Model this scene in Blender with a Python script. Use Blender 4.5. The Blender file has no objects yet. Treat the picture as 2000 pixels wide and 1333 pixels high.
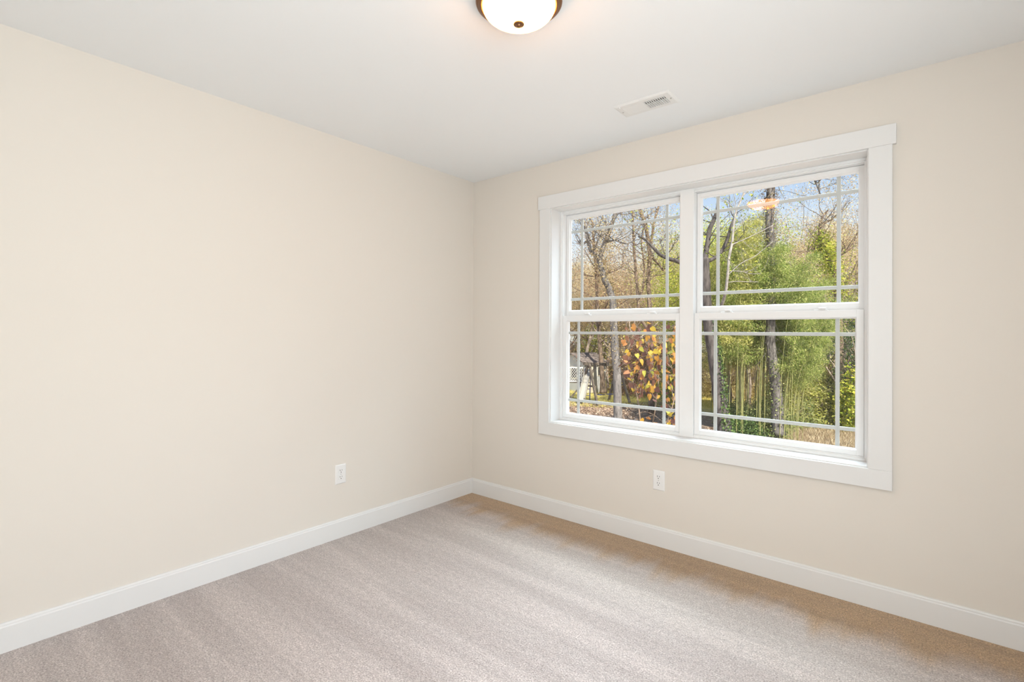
import bpy, bmesh, math, random
import numpy as np
from mathutils import Vector, Matrix

scene = bpy.context.scene
COL = scene.collection

# ------------------------------------------------------------------ camera
CAM = np.array([2.771, -2.854, 1.252])
YAW, PITCH, ROLL, FPX, CY = 0.69307, 0.006957, 0.006218, 982.2, 644.46
def cam_axes():
    f = np.array([-math.sin(YAW) * math.cos(PITCH), math.cos(YAW) * math.cos(PITCH), math.sin(PITCH)])
    r = np.array([math.cos(YAW), math.sin(YAW), 0.0]); u = np.cross(r, f)
    c, s = math.cos(ROLL), math.sin(ROLL)
    return c * r + s * u, -s * r + c * u, f
CR, CU, CF = cam_axes()
def at(px, py, D):
    """a place in the garden seen at photo pixel (px, py), D metres away along the view axis"""
    return CAM + D * (CF + (px - 1000) / FPX * CR - (py - CY) / FPX * CU)
cam_data = bpy.data.cameras.new('camera')
cam = bpy.data.objects.new('camera', cam_data); COL.objects.link(cam)
cam.matrix_world = Matrix(((CR[0], CU[0], -CF[0], CAM[0]), (CR[1], CU[1], -CF[1], CAM[1]), (CR[2], CU[2], -CF[2], CAM[2]), (0, 0, 0, 1)))
cam_data.sensor_width = 36; cam_data.lens = FPX * 36 / 2000
cam_data.shift_y = -(666.5 - CY) / 2000
cam_data.clip_start = 0.05; cam_data.clip_end = 400
scene.camera = cam

# ------------------------------------------------------------------ colour management, sky, sun, lights
scene.view_settings.view_transform = 'Standard'
scene.view_settings.look = 'None'
scene.view_settings.gamma = 1
scene.view_settings.use_curve_mapping = False
scene.view_settings.exposure = 0.0

def s2l(c):
    return tuple(((x / 255) / 12.92 if x <= 10 else ((x / 255 + 0.055) / 1.055) ** 2.4) for x in c)

world = bpy.data.worlds.new('sky'); scene.world = world; world.use_nodes = True
nt = world.node_tree; nt.nodes.clear()
tc = nt.nodes.new('ShaderNodeTexCoord'); sp = nt.nodes.new('ShaderNodeSeparateXYZ')
rp = nt.nodes.new('ShaderNodeValToRGB'); bg = nt.nodes.new('ShaderNodeBackground'); wo = nt.nodes.new('ShaderNodeOutputWorld')
nt.links.new(tc.outputs['Generated'], sp.inputs[0]); nt.links.new(sp.outputs['Z'], rp.inputs[0])
e = rp.color_ramp.elements
e[0].position = 0.0; e[0].color = (0.92, 0.93, 0.95, 1)
e[1].position = 0.9; e[1].color = (0.28, 0.48, 0.95, 1)
k = e.new(0.15); k.color = (0.86, 0.91, 0.98, 1)
k = e.new(0.27); k.color = (0.52, 0.70, 1.0, 1)
nt.links.new(rp.outputs[0], bg.inputs[0]); bg.inputs[1].default_value = 1.0
nt.links.new(bg.outputs[0], wo.inputs[0])

def light(name, kind, loc, target, energy, color, **kw):
    d = bpy.data.lights.new(name, kind); d.energy = energy; d.color = color
    for a, b in kw.items(): setattr(d, a, b)
    o = bpy.data.objects.new(name, d); COL.objects.link(o); o.location = loc
    o.rotation_euler = (Vector(target) - Vector(loc)).to_track_quat('-Z', 'Y').to_euler()
    return o
light('sun', 'SUN', (20, -10, 20), (20 - 0.62, -10 + 0.45, 20 - 0.80), 10.5, (1.0, 0.93, 0.80), angle=0.012)
light('skylight', 'AREA', (1.0, 10.0, 8.2), (1.65, 0.1, 1.3), 2900, (0.79, 0.84, 1.0), shape='RECTANGLE', size=14.0, size_y=6.6)
light('skylight_high', 'AREA', (1.9, 2.9, 6.0), (1.8, 0.1, 1.2), 820, (0.81, 0.95, 1.0), shape='RECTANGLE', size=6.0, size_y=2.4)
light('ceiling_fill', 'AREA', (2.85, -2.95, 1.5), (1.5, -0.9, 2.44), 7.5, (0.86, 0.95, 1.0), shape='RECTANGLE', size=0.7, size_y=0.7)  # added fill behind the camera, unseen, brightens the ceiling
light('side_fill', 'AREA', (3.38, -2.45, 1.15), (0.0, -2.1, 1.0), 62, (0.90, 0.975, 1.0), shape='RECTANGLE', size=1.6, size_y=1.9)  # added fill lamp at the unseen right wall; no doorway is built there

# ------------------------------------------------------------------ helpers: meshes and tags
class MB:
    def __init__(self): self.v = []; self.f = []
    def add(self, vs, fs):
        n = len(self.v); self.v += [tuple(map(float, p)) for p in vs]; self.f += [tuple(i + n for i in q) for q in fs]; return self
    def box(self, x0, x1, y0, y1, z0, z1):
        return self.add([(x0, y0, z0), (x1, y0, z0), (x1, y1, z0), (x0, y1, z0), (x0, y0, z1), (x1, y0, z1), (x1, y1, z1), (x0, y1, z1)],
                        [(0, 3, 2, 1), (4, 5, 6, 7), (0, 1, 5, 4), (1, 2, 6, 5), (2, 3, 7, 6), (3, 0, 4, 7)])
    def bar(self, a, b, w, h, up=(0, 0, 1)):
        a, b = Vector(a), Vector(b); d = (b - a).normalized(); s = d.cross(Vector(up))
        s = s.normalized() if s.length > 1e-4 else Vector((1, 0, 0)); u = s.cross(d)
        vs = [p + s * (i * w / 2) + u * (j * h / 2) for p in (a, b) for i, j in ((-1, -1), (1, -1), (1, 1), (-1, 1))]
        return self.add(vs, [(0, 3, 2, 1), (4, 5, 6, 7), (0, 1, 5, 4), (1, 2, 6, 5), (2, 3, 7, 6), (3, 0, 4, 7)])
    def lathe(self, prof, c, n=48):
        vs = []; fs = []; m = len(prof)
        for i in range(n):
            a = 2 * math.pi * i / n
            vs += [(c[0] + r * math.cos(a), c[1] + r * math.sin(a), c[2] + z) for r, z in prof]
        for i in range(n):
            j = (i + 1) % n
            fs += [(i * m + q, j * m + q, j * m + q + 1, i * m + q + 1) for q in range(m - 1)]
        return self.add(vs, fs)
    def tube(self, pts, radii, n=6, lump=0.0, rng=None):
        pts = [Vector(p) for p in pts]; vs = []; fs = []; prev = None
        for i, p in enumerate(pts):
            d = (pts[min(i + 1, len(pts) - 1)] - pts[max(i - 1, 0)])
            d = d.normalized() if d.length > 1e-6 else Vector((0, 0, 1))
            if prev is None:
                s = d.cross(Vector((0.3, 0.9, 0.1))); s = s.normalized()
            else:
                s = (prev - d * prev.dot(d)); s = s.normalized() if s.length > 1e-5 else d.orthogonal().normalized()
            prev = s; u = d.cross(s)
            for q in range(n):
                a = 2 * math.pi * q / n; r = radii[i] * (1 + (rng.uniform(-lump, lump) if rng else 0))
                vs.append(p + (s * math.cos(a) + u * math.sin(a)) * r)
        for i in range(len(pts) - 1):
            for q in range(n):
                fs.append((i * n + q, i * n + (q + 1) % n, (i + 1) * n + (q + 1) % n, (i + 1) * n + q))
        fs.append(tuple(range(n - 1, -1, -1))); fs.append(tuple((len(pts) - 1) * n + q for q in range(n)))
        return self.add(vs, fs)
    def mesh(self, name):
        m = bpy.data.meshes.new(name); m.from_pydata(self.v, [], self.f); m.update(); return m
    def build(self, name, mat, parent=None, smooth=False, bevel=0.0, loc=None):
        m = self.mesh(name)
        if mat: m.materials.append(mat)
        o = bpy.data.objects.new(name, m); COL.objects.link(o)
        if parent: o.parent = parent
        if loc is not None: o.location = loc
        if smooth:
            m.polygons.foreach_set('use_smooth', [True] * len(m.polygons))
        if bevel:
            b = o.modifiers.new('bevel', 'BEVEL'); b.width = bevel; b.segments = 2; b.limit_method = 'ANGLE'
        return o

def empty(name, loc=(0, 0, 0), parent=None):
    o = bpy.data.objects.new(name, None); COL.objects.link(o); o.location = loc; o.empty_display_size = 0.1
    if parent: o.parent = parent
    return o
def tag(o, label=None, cat=None, group=None, kind=None):
    if label: o['label'] = label
    if cat: o['category'] = cat
    if group: o['group'] = group
    if kind: o['kind'] = kind
    return o
def struct(o, label=None, cat=None): return tag(o, label, cat, None, 'structure')
def copy_tree(o, parent=None):
    c = o.copy(); COL.objects.link(c)
    if parent: c.parent = parent
    for ch in o.children: copy_tree(ch, c)
    return c

# ------------------------------------------------------------------ materials
def mat(name, base=(0.8, 0.8, 0.8), rough=0.5, metal=0.0, spec=0.5):
    m = bpy.data.materials.new(name); m.use_nodes = True
    b = m.node_tree.nodes['Principled BSDF']
    b.inputs['Base Color'].default_value = (*base, 1); b.inputs['Roughness'].default_value = rough
    b.inputs['Metallic'].default_value = metal; b.inputs['Specular IOR Level'].default_value = spec
    return m
def N(m, t, **kw):
    n = m.node_tree.nodes.new(t)
    for a, b in kw.items():
        if hasattr(n, a) and a not in n.inputs: setattr(n, a, b)
        else: n.inputs[a].default_value = b
    return n
def L(m, a, b): m.node_tree.links.new(a, b)
def P(m): return m.node_tree.nodes['Principled BSDF']
def ramp(m, stops):
    r = N(m, 'ShaderNodeValToRGB'); e = r.color_ramp.elements
    e[0].position, e[0].color = stops[0][0], (*stops[0][1], 1); e[1].position, e[1].color = stops[-1][0], (*stops[-1][1], 1)
    for p, c in stops[1:-1]:
        k = e.new(p); k.color = (*c, 1)
    return r
def bump(m, height, strength, dist=0.01):
    b = N(m, 'ShaderNodeBump', Strength=strength, Distance=dist); L(m, height, b.inputs['Height']); L(m, b.outputs[0], P(m).inputs['Normal']); return b

def paint(name, base, rough, scale=350, strength=0.06):
    m = mat(name, base, rough, spec=0.25)
    c = N(m, 'ShaderNodeTexCoord'); n = N(m, 'ShaderNodeTexNoise', Scale=scale, Detail=3.0); L(m, c.outputs['Object'], n.inputs['Vector'])
    bump(m, n.outputs[0], strength, 0.002); return m
M_WALL = paint('wall_paint', (0.775, 0.725, 0.66), 0.75)
M_CEIL = paint('ceiling_paint', (0.91, 0.925, 0.935), 0.85)
M_TRIM = mat('white_trim_paint', (0.80, 0.798, 0.79), 0.38, spec=0.4)
M_VINYL = mat('white_vinyl', (0.86, 0.86, 0.855), 0.33, spec=0.4)
M_PLASTIC = mat('white_plastic', (0.86, 0.855, 0.845), 0.3)
M_DARK = mat('dark_slot', (0.02, 0.018, 0.016), 0.6)
M_STEEL = mat('screw_steel', (0.6, 0.6, 0.58), 0.35, 1.0)
M_DUCT = mat('duct_shade', (0.025, 0.025, 0.024), 0.7)
M_BRONZE = mat('oiled_bronze', (0.23, 0.12, 0.06), 0.35, 0.9)
M_ENAMEL = mat('white_enamel', (0.84, 0.84, 0.83), 0.35)

def carpet():
    m = mat('cut_pile_carpet', (0.5, 0.4, 0.3), 1.0, spec=0.0)
    c = N(m, 'ShaderNodeTexCoord')
    def noise(scale, sx=1, sy=1, detail=2.0, rough=0.5, dist=0.0):
        mp = N(m, 'ShaderNodeMapping'); mp.inputs['Scale'].default_value = (sx, sy, 1)
        L(m, c.outputs['Object'], mp.inputs[0])
        n = N(m, 'ShaderNodeTexNoise', Scale=scale, Detail=detail, Roughness=rough, Distortion=dist); L(m, mp.outputs[0], n.inputs['Vector']); return n.outputs[0]
    tuft = noise(165, detail=3.0, rough=0.75)
    tuft2 = noise(110, detail=2.0, rough=0.6)
    streak = noise(2.9, 0.20, 2.5, 2.0, 0.55, 0.35)         # broad vacuum strokes across the room
    line = noise(12, 0.22, 2.2, 3.0, 0.65, 0.5)
    clump = noise(42, 0.8, 1.2, 2.0, 0.6)            # fine parting lines in the pile
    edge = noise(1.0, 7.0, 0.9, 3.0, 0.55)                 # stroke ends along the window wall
    cr = ramp(m, [(0.32, (0.17, 0.135, 0.12)), (0.43, (0.42, 0.36, 0.33)), (0.55, (0.56, 0.49, 0.455)), (0.67, (0.82, 0.75, 0.71))]); L(m, tuft, cr.inputs[0])
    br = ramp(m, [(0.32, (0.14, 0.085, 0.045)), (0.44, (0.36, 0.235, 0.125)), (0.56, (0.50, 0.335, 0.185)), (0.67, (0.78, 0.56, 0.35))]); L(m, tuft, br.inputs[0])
    # brown band by the window wall: turned nap plus painted shade, with ragged ends
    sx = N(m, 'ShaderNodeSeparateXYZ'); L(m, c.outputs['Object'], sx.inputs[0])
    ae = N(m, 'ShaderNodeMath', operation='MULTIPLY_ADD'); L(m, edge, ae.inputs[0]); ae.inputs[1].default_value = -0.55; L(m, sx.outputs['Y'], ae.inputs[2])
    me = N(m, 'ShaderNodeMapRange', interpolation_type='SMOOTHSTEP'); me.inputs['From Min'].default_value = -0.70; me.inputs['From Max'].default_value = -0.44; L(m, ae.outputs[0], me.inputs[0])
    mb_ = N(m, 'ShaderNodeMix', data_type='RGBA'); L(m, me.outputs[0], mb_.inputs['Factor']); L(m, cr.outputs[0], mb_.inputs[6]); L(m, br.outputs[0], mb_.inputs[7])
    sr = ramp(m, [(0.38, (0.89, 0.88, 0.875)), (0.47, (0.95, 0.95, 0.95)), (0.60, (1.08, 1.08, 1.08))]); L(m, streak, sr.inputs[0])
    mx = N(m, 'ShaderNodeMix', data_type='RGBA', blend_type='MULTIPLY'); mx.inputs['Factor'].default_value = 1
    L(m, mb_.outputs[2], mx.inputs[6]); L(m, sr.outputs[0], mx.inputs[7])
    lr = ramp(m, [(0.25, (0.74, 0.72, 0.70)), (0.285, (1, 1, 1))]); L(m, line, lr.inputs[0])
    mx2 = N(m, 'ShaderNodeMix', data_type='RGBA', blend_type='MULTIPLY'); mx2.inputs['Factor'].default_value = 1
    L(m, mx.outputs[2], mx2.inputs[6]); L(m, lr.outputs[0], mx2.inputs[7])
    kr = ramp(m, [(0.30, (0.86, 0.85, 0.85)), (0.70, (1.12, 1.12, 1.12))]); L(m, clump, kr.inputs[0])
    mx3 = N(m, 'ShaderNodeMix', data_type='RGBA', blend_type='MULTIPLY'); mx3.inputs['Factor'].default_value = 1
    L(m, mx2.outputs[2], mx3.inputs[6]); L(m, kr.outputs[0], mx3.inputs[7])
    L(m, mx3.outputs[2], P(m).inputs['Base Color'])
    P(m).inputs['Sheen Weight'].default_value = 0.25; P(m).inputs['Sheen Roughness'].default_value = 0.45
    P(m).inputs['Roughness'].default_value = 0.55; P(m).inputs['Specular IOR Level'].default_value = 0.5; P(m).inputs['IOR'].default_value = 1.5
    P(m).inputs['Sheen Tint'].default_value = (1.0, 0.97, 0.98, 1)
    ad = N(m, 'ShaderNodeMath', operation='ADD'); L(m, tuft, ad.inputs[0]); L(m, tuft2, ad.inputs[1])
    bump(m, ad.outputs[0], 0.7, 0.006)
    return m
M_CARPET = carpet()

def glass():
    m = bpy.data.materials.new('window_glass'); m.use_nodes = True; t = m.node_tree; t.nodes.clear()
    o = N(m, 'ShaderNodeOutputMaterial'); tr = N(m, 'ShaderNodeBsdfTransparent'); gl = N(m, 'ShaderNodeBsdfGlossy', Roughness=0.0)
    tr.inputs[0].default_value = (0.985, 0.995, 0.99, 1)
    fr = N(m, 'ShaderNodeFresnel', IOR=1.38); ge = N(m, 'ShaderNodeNewGeometry'); mu = N(m, 'ShaderNodeMath', operation='SUBTRACT'); mu.inputs[0].default_value = 1
    L(m, ge.outputs['Backfacing'], mu.inputs[1]); mm = N(m, 'ShaderNodeMath', operation='MULTIPLY'); L(m, mu.outputs[0], mm.inputs[0]); L(m, fr.outputs[0], mm.inputs[1])
    mx = N(m, 'ShaderNodeMixShader'); L(m, mm.outputs[0], mx.inputs[0]); L(m, tr.outputs[0], mx.inputs[1]); L(m, gl.outputs[0], mx.inputs[2]); L(m, mx.outputs[0], o.inputs[0])
    return m
M_GLASS = glass()
M_GRILLE = mat('grey_white_grille', (0.60, 0.595, 0.58), 0.4, spec=0.4)

def lamp_glass():
    m = mat('lit_alabaster_glass', (0.9, 0.85, 0.75), 0.3)
    P(m).inputs['Emission Color'].default_value = (1.0, 0.38, 0.075, 1); P(m).inputs['Emission Strength'].default_value = 20.0
    return m
M_LAMP = lamp_glass()

def bark(name, dark, light_, scale=9, stretch=0.25):
    m = mat(name, light_, 0.9, spec=0.1); c = N(m, 'ShaderNodeTexCoord'); mp = N(m, 'ShaderNodeMapping'); mp.inputs['Scale'].default_value = (1, 1, stretch)
    L(m, c.outputs['Object'], mp.inputs[0]); n = N(m, 'ShaderNodeTexNoise', Scale=scale, Detail=6.0, Roughness=0.7); L(m, mp.outputs[0], n.inputs['Vector'])
    r = ramp(m, [(0.35, dark), (0.65, light_)]); L(m, n.outputs[0], r.inputs[0]); L(m, r.outputs[0], P(m).inputs['Base Color']); bump(m, n.outputs[0], 0.8, 0.03); return m
M_BARK_GREY = bark('grey_bark', (0.055, 0.05, 0.05), (0.26, 0.235, 0.225))
M_BARK_DARK = bark('dark_bark', (0.035, 0.03, 0.03), (0.15, 0.13, 0.125))
M_BARK_PALE = bark('pale_bark', (0.20, 0.18, 0.165), (0.46, 0.425, 0.40), 14)
M_BARK_BROWN = bark('brown_bark', (0.07, 0.045, 0.03), (0.30, 0.22, 0.17))
M_TWIG = bark('twig_bark', (0.20, 0.15, 0.12), (0.52, 0.43, 0.37), 20)
M_CULM = bark('bamboo_culm', (0.16, 0.17, 0.05), (0.46, 0.44, 0.20), 4, 0.4)

def leafmat(name, stops, trans=0.45, rough=0.55):
    """leaves: each leaf (mesh island) takes its own colour from the ramp"""
    m = bpy.data.materials.new(name); m.use_nodes = True; t = m.node_tree; t.nodes.clear()
    o = N(m, 'ShaderNodeOutputMaterial'); d = N(m, 'ShaderNodeBsdfPrincipled', Roughness=rough); d.inputs['Specular IOR Level'].default_value = 0.25
    tl = N(m, 'ShaderNodeBsdfTranslucent'); mx = N(m, 'ShaderNodeMixShader'); mx.inputs[0].default_value = trans
    ge = N(m, 'ShaderNodeNewGeometry'); r = ramp(m, stops); L(m, ge.outputs['Random Per Island'], r.inputs[0])
    L(m, r.outputs[0], d.inputs['Base Color']); L(m, r.outputs[0], tl.inputs[0])
    L(m, d.outputs[0], mx.inputs[1]); L(m, tl.outputs[0], mx.inputs[2]); L(m, mx.outputs[0], o.inputs[0])
    return m
M_L_BAMBOO = leafmat('bamboo_leaf', [(0, (0.06, 0.115, 0.025)), (0.3, (0.20, 0.29, 0.055)), (0.7, (0.44, 0.51, 0.13)), (1, (0.76, 0.71, 0.32))])
M_L_BAMBOO_Y = leafmat('yellowed_bamboo_leaf', [(0, (0.20, 0.23, 0.04)), (0.5, (0.48, 0.48, 0.11)), (1, (0.80, 0.72, 0.30))])
M_L_TAN = leafmat('dry_tan_leaf', [(0, (0.36, 0.23, 0.12)), (0.4, (0.66, 0.49, 0.30)), (0.75, (0.80, 0.68, 0.47)), (1, (0.55, 0.52, 0.16))])
M_L_OLIVE = leafmat('olive_leaf', [(0, (0.17, 0.13, 0.05)), (0.4, (0.40, 0.31, 0.13)), (0.8, (0.62, 0.48, 0.25)), (1, (0.74, 0.55, 0.32))])
M_L_BROWN = leafmat('brown_leaf', [(0, (0.10, 0.07, 0.045)), (0.5, (0.28, 0.19, 0.12)), (1, (0.55, 0.42, 0.28))])
M_L_DARK = leafmat('evergreen_leaf', [(0, (0.012, 0.03, 0.018)), (0.6, (0.04, 0.085, 0.03)), (1, (0.16, 0.22, 0.06))], 0.2)
M_L_IVY = leafmat('ivy_leaf', [(0, (0.03, 0.06, 0.02)), (0.6, (0.09, 0.15, 0.04)), (1, (0.22, 0.30, 0.08))], 0.25)
M_L_YG = leafmat('yellow_green_leaf', [(0, (0.20, 0.30, 0.03)), (0.5, (0.50, 0.56, 0.07)), (1, (0.86, 0.76, 0.16))])
M_L_SHRUB = leafmat('shrub_leaf', [(0, (0.10, 0.15, 0.05)), (0.5, (0.28, 0.34, 0.12)), (1, (0.56, 0.54, 0.24))])
M_L_REDBUD = leafmat('autumn_heart_leaf', [(0, (0.085, 0.035, 0.03)), (0.25, (0.17, 0.075, 0.05)), (0.42, (0.30, 0.125, 0.05)), (0.60, (0.40, 0.17, 0.035)), (0.78, (0.46, 0.26, 0.035)), (0.92, (0.46, 0.34, 0.04)), (1, (0.34, 0.36, 0.06))], 0.45)
M_L_RUST = leafmat('rust_leaf', [(0, (0.16, 0.08, 0.05)), (0.5, (0.42, 0.22, 0.13)), (1, (0.62, 0.42, 0.24))])
M_L_LITTER = leafmat('fallen_leaf', [(0, (0.14, 0.085, 0.06)), (0.5, (0.38, 0.25, 0.18)), (1, (0.68, 0.54, 0.42))], 0.2)
M_L_STRAW = leafmat('straw_blade', [(0, (0.22, 0.15, 0.09)), (0.5, (0.48, 0.37, 0.24)), (1, (0.70, 0.60, 0.42))], 0.3)
M_L_STRAWREED = leafmat('dry_reed_blade', [(0, (0.50, 0.40, 0.20)), (0.5, (0.78, 0.66, 0.40)), (1, (0.86, 0.76, 0.30))], 0.45)
M_L_GRASS = leafmat('lawn_blade', [(0, (0.34, 0.36, 0.07)), (0.5, (0.66, 0.58, 0.17)), (1, (0.86, 0.72, 0.33))], 0.4)

# ------------------------------------------------------------------ the room
XR, YB, H = 3.42, -3.42, 2.44           # right wall, rear wall, ceiling height
WX0, WX1, WZ0, WZ1 = 0.757, 2.547, 0.645, 2.113   # window opening
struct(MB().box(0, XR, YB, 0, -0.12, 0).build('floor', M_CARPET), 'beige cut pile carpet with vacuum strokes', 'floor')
struct(MB().box(-0.2, XR + 0.2, YB - 0.2, 0.2, H, H + 0.15).build('ceiling', M_CEIL), 'flat white ceiling', 'ceiling')
struct(MB().box(-0.2, 0, YB - 0.2, 0.2, -0.12, H).build('wall_left', M_WALL), 'bare beige wall on the left', 'wall')
struct(MB().box(XR, XR + 0.2, YB - 0.2, 0.2, -0.12, H).build('wall_right', M_WALL), 'beige wall on the right, outside the view', 'wall')
struct(MB().box(0, XR, YB - 0.2, YB, -0.12, H).build('wall_rear', M_WALL), 'beige wall behind the viewer', 'wall')
wb = MB(); T = 0.2; G = 0.0125
wb.box(0, WX0 - G, 0, T, -0.12, H).box(WX1 + G, XR, 0, T, -0.12, H).box(WX0 - G, WX1 + G, 0, T, -0.12, WZ0 - G).box(WX0 - G, WX1 + G, 0, T, WZ1 + G, H)
struct(wb.build('wall_front', M_WALL), 'beige wall with the double window', 'wall')

def baseboard(name, a, b, inward, label):
    """profile: 14 mm board with an eased, stepped top"""
    prof = [(0, 0), (0.014, 0), (0.014, 0.098), (0.0125, 0.1005), (0.0105, 0.1025), (0.0105, 0.108), (0.0085, 0.112), (0.006, 0.1136), (0, 0.1136)]
    a, b, w = Vector(a), Vector(b), Vector(inward); vs = []
    for p in (a, b): vs += [p + w * x + Vector((0, 0, z)) for x, z in prof]
    n = len(prof); fs = [(i, (i + 1) % n, n + (i + 1) % n, n + i) for i in range(n)] + [tuple(range(n - 1, -1, -1)), tuple(range(n, 2 * n))]
    struct(MB().add(vs, fs).build(name, M_TRIM), label, 'baseboard')
baseboard('baseboard_left', (0, YB, 0), (0, 0, 0), (1, 0, 0), 'tall white baseboard along the left wall')
baseboard('baseboard_front', (0.014, 0, 0), (XR, 0, 0), (0, -1, 0), 'tall white baseboard under the window')
baseboard('baseboard_right', (XR, -0.014, 0), (XR, YB, 0), (-1, 0, 0), 'white baseboard along the right wall')
baseboard('baseboard_rear', (XR - 0.014, YB, 0), (0.014, YB, 0), (0, 1, 0), 'white baseboard along the rear wall')

# window casing: flat boards, the head board runs past the legs
tr = struct(empty('trim_1', (1.65, 0, 0.55)), 'flat white casing boards around the double window', 'window casing')
def tpart(mb, name):
    o = mb.build(name, M_TRIM, tr, bevel=0.0015); o.location = (-1.65, 0, -0.55); return o
tpart(MB().box(0.6484, 2.6556, -0.0205, 0, 2.1187, 2.2102), 'head_board')
tpart(MB().box(0.6619, 0.7504, -0.019, 0, 0.6385, 2.1187), 'side_board')
tpart(MB().box(2.5526, 2.6420, -0.019, 0, 0.6385, 2.1187), 'side_board')
tpart(MB().box(0.6619, 2.6420, -0.019, 0, 0.5514, 0.6385), 'bottom_board')

win = struct(empty('window_1', (1.65, 0.1, 0.645)), 'white double-hung twin window with prairie grilles', 'window')
def wpart(mb, name, m=M_VINYL, parent=win, bevel=0.0012, label=None):
    o = mb.build(name, m, parent, bevel=bevel)
    if parent is win: o.matrix_parent_inverse = Matrix.Translation((-1.65, -0.1, -0.645))
    if label: o['label'] = label
    return o
# jamb extension lining the opening
j = MB(); JT = 0.0125
j.box(WX0 - JT, WX0, -0.004, 0.105, WZ0 - JT, WZ1 + JT).box(WX1, WX1 + JT, -0.004, 0.105, WZ0 - JT, WZ1 + JT)
j.box(WX0, WX1, -0.004, 0.105, WZ1, WZ1 + JT).box(WX0, WX1, -0.004, 0.105, WZ0 - JT, WZ0)
wpart(j, 'jamb', M_TRIM)
wpart(MB().box(1.6225, 1.7035, 0.096, 0.20, WZ0, WZ1), 'mullion')
def ring(mb, x0, x1, z0, z1, w, y0, y1, wb=None, wt=None):
    wb = w if wb is None else wb; wt = w if wt is None else wt
    return mb.box(x0, x0 + w, y0, y1, z0, z1).box(x1 - w, x1, y0, y1, z0, z1).box(x0 + w, x1 - w, y0, y1, z0, z0 + wb).box(x0 + w, x1 - w, y0, y1, z1 - wt, z1)
def unit(X0, X1):
    fr = MB()
    ring(fr, X0, X1, WZ0, WZ1, 0.015, 0.100, 0.20, wb=0.014, wt=0.014)       # main frame
    ring(fr, X0, X1, WZ0, WZ1, 0.0195, 0.108, 0.20, wb=0.020, wt=0.0195)       # stop step
    wpart(fr, 'frame')
    a, b = X0 + 0.0205, X1 - 0.0205
    def sash(z0, z1, y0, y1, w, wb_, wt_, gz):
        s = MB(); ring(s, a, b, z0, z1, w, y0, y1, wb_, wt_)
        o = wpart(s, 'sash')
        g0, g1, h0, h1 = a + w, b - w, z0 + wb_, z1 - wt_
        yg = (y0 + y1) / 2 + 0.004
        bd = MB()                                                # sloped glazing bead
        d = 0.007; yb = y0 + 0.008
        o4 = [(g0, h0), (g1, h0), (g1, h1), (g0, h1)]; i4 = [(g0 + d, h0 + d), (g1 - d, h0 + d), (g1 - d, h1 - d), (g0 + d, h1 - d)]
        vs = [(x, yb, z) for x, z in o4] + [(x, yg - 0.003, z) for x, z in i4]
        bd.add(vs, [(q, (q + 1) % 4, 4 + (q + 1) % 4, 4 + q) for q in range(4)])
        wpart(bd, 'glazing_bead', M_VINYL, o, 0)
        wpart(MB().box(g0, g1, yg - 0.0025, yg, h0, h1), 'pane', M_GLASS, o, 0)
        wpart(MB().box(g0, g1, yg + 0.0145, yg + 0.017, h0, h1), 'pane', M_GLASS, o, 0)
        gr = MB(); bw, bt, ym = 0.0185, 0.008, yg + 0.0075          # flat bars between the two panes
        def vb(x): gr.box(x - bw / 2, x + bw / 2, ym - bt / 2, ym + bt / 2, h0, h1)
        def hb(z, p, q): gr.box(p, q, ym - bt / 2 + 0.0004, ym + bt / 2 - 0.0004, z - bw / 2, z + bw / 2)
        for x in (a + 0.112, b - 0.112): vb(x)
        for z in gz: hb(z, g0, g1)
        wpart(gr, 'grille', M_GRILLE, o, 0.002)
        return o
    sash(1.352, WZ1 - 0.0205, 0.150, 0.186, 0.022, 0.060, 0.026, (1.976, 1.495))
    low = sash(WZ0 + 0.0205, 1.3775, 0.110, 0.146, 0.030, 0.026, 0.036, (1.257, 0.786))
    for t_ in (0.22, 0.78):                                      # cam locks on the meeting rail
        x = a + (b - a) * t_; lk = MB()
        lk.box(x - 0.032, x + 0.032, 0.118, 0.142, 1.3775, 1.383); lk.box(x - 0.012, x + 0.022, 0.112, 0.130, 1.383, 1.393)
        wpart(lk, 'sash_lock', M_PLASTIC, low, 0.003)
unit(WX0, 1.6415); unit(1.6845, WX1)

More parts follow.
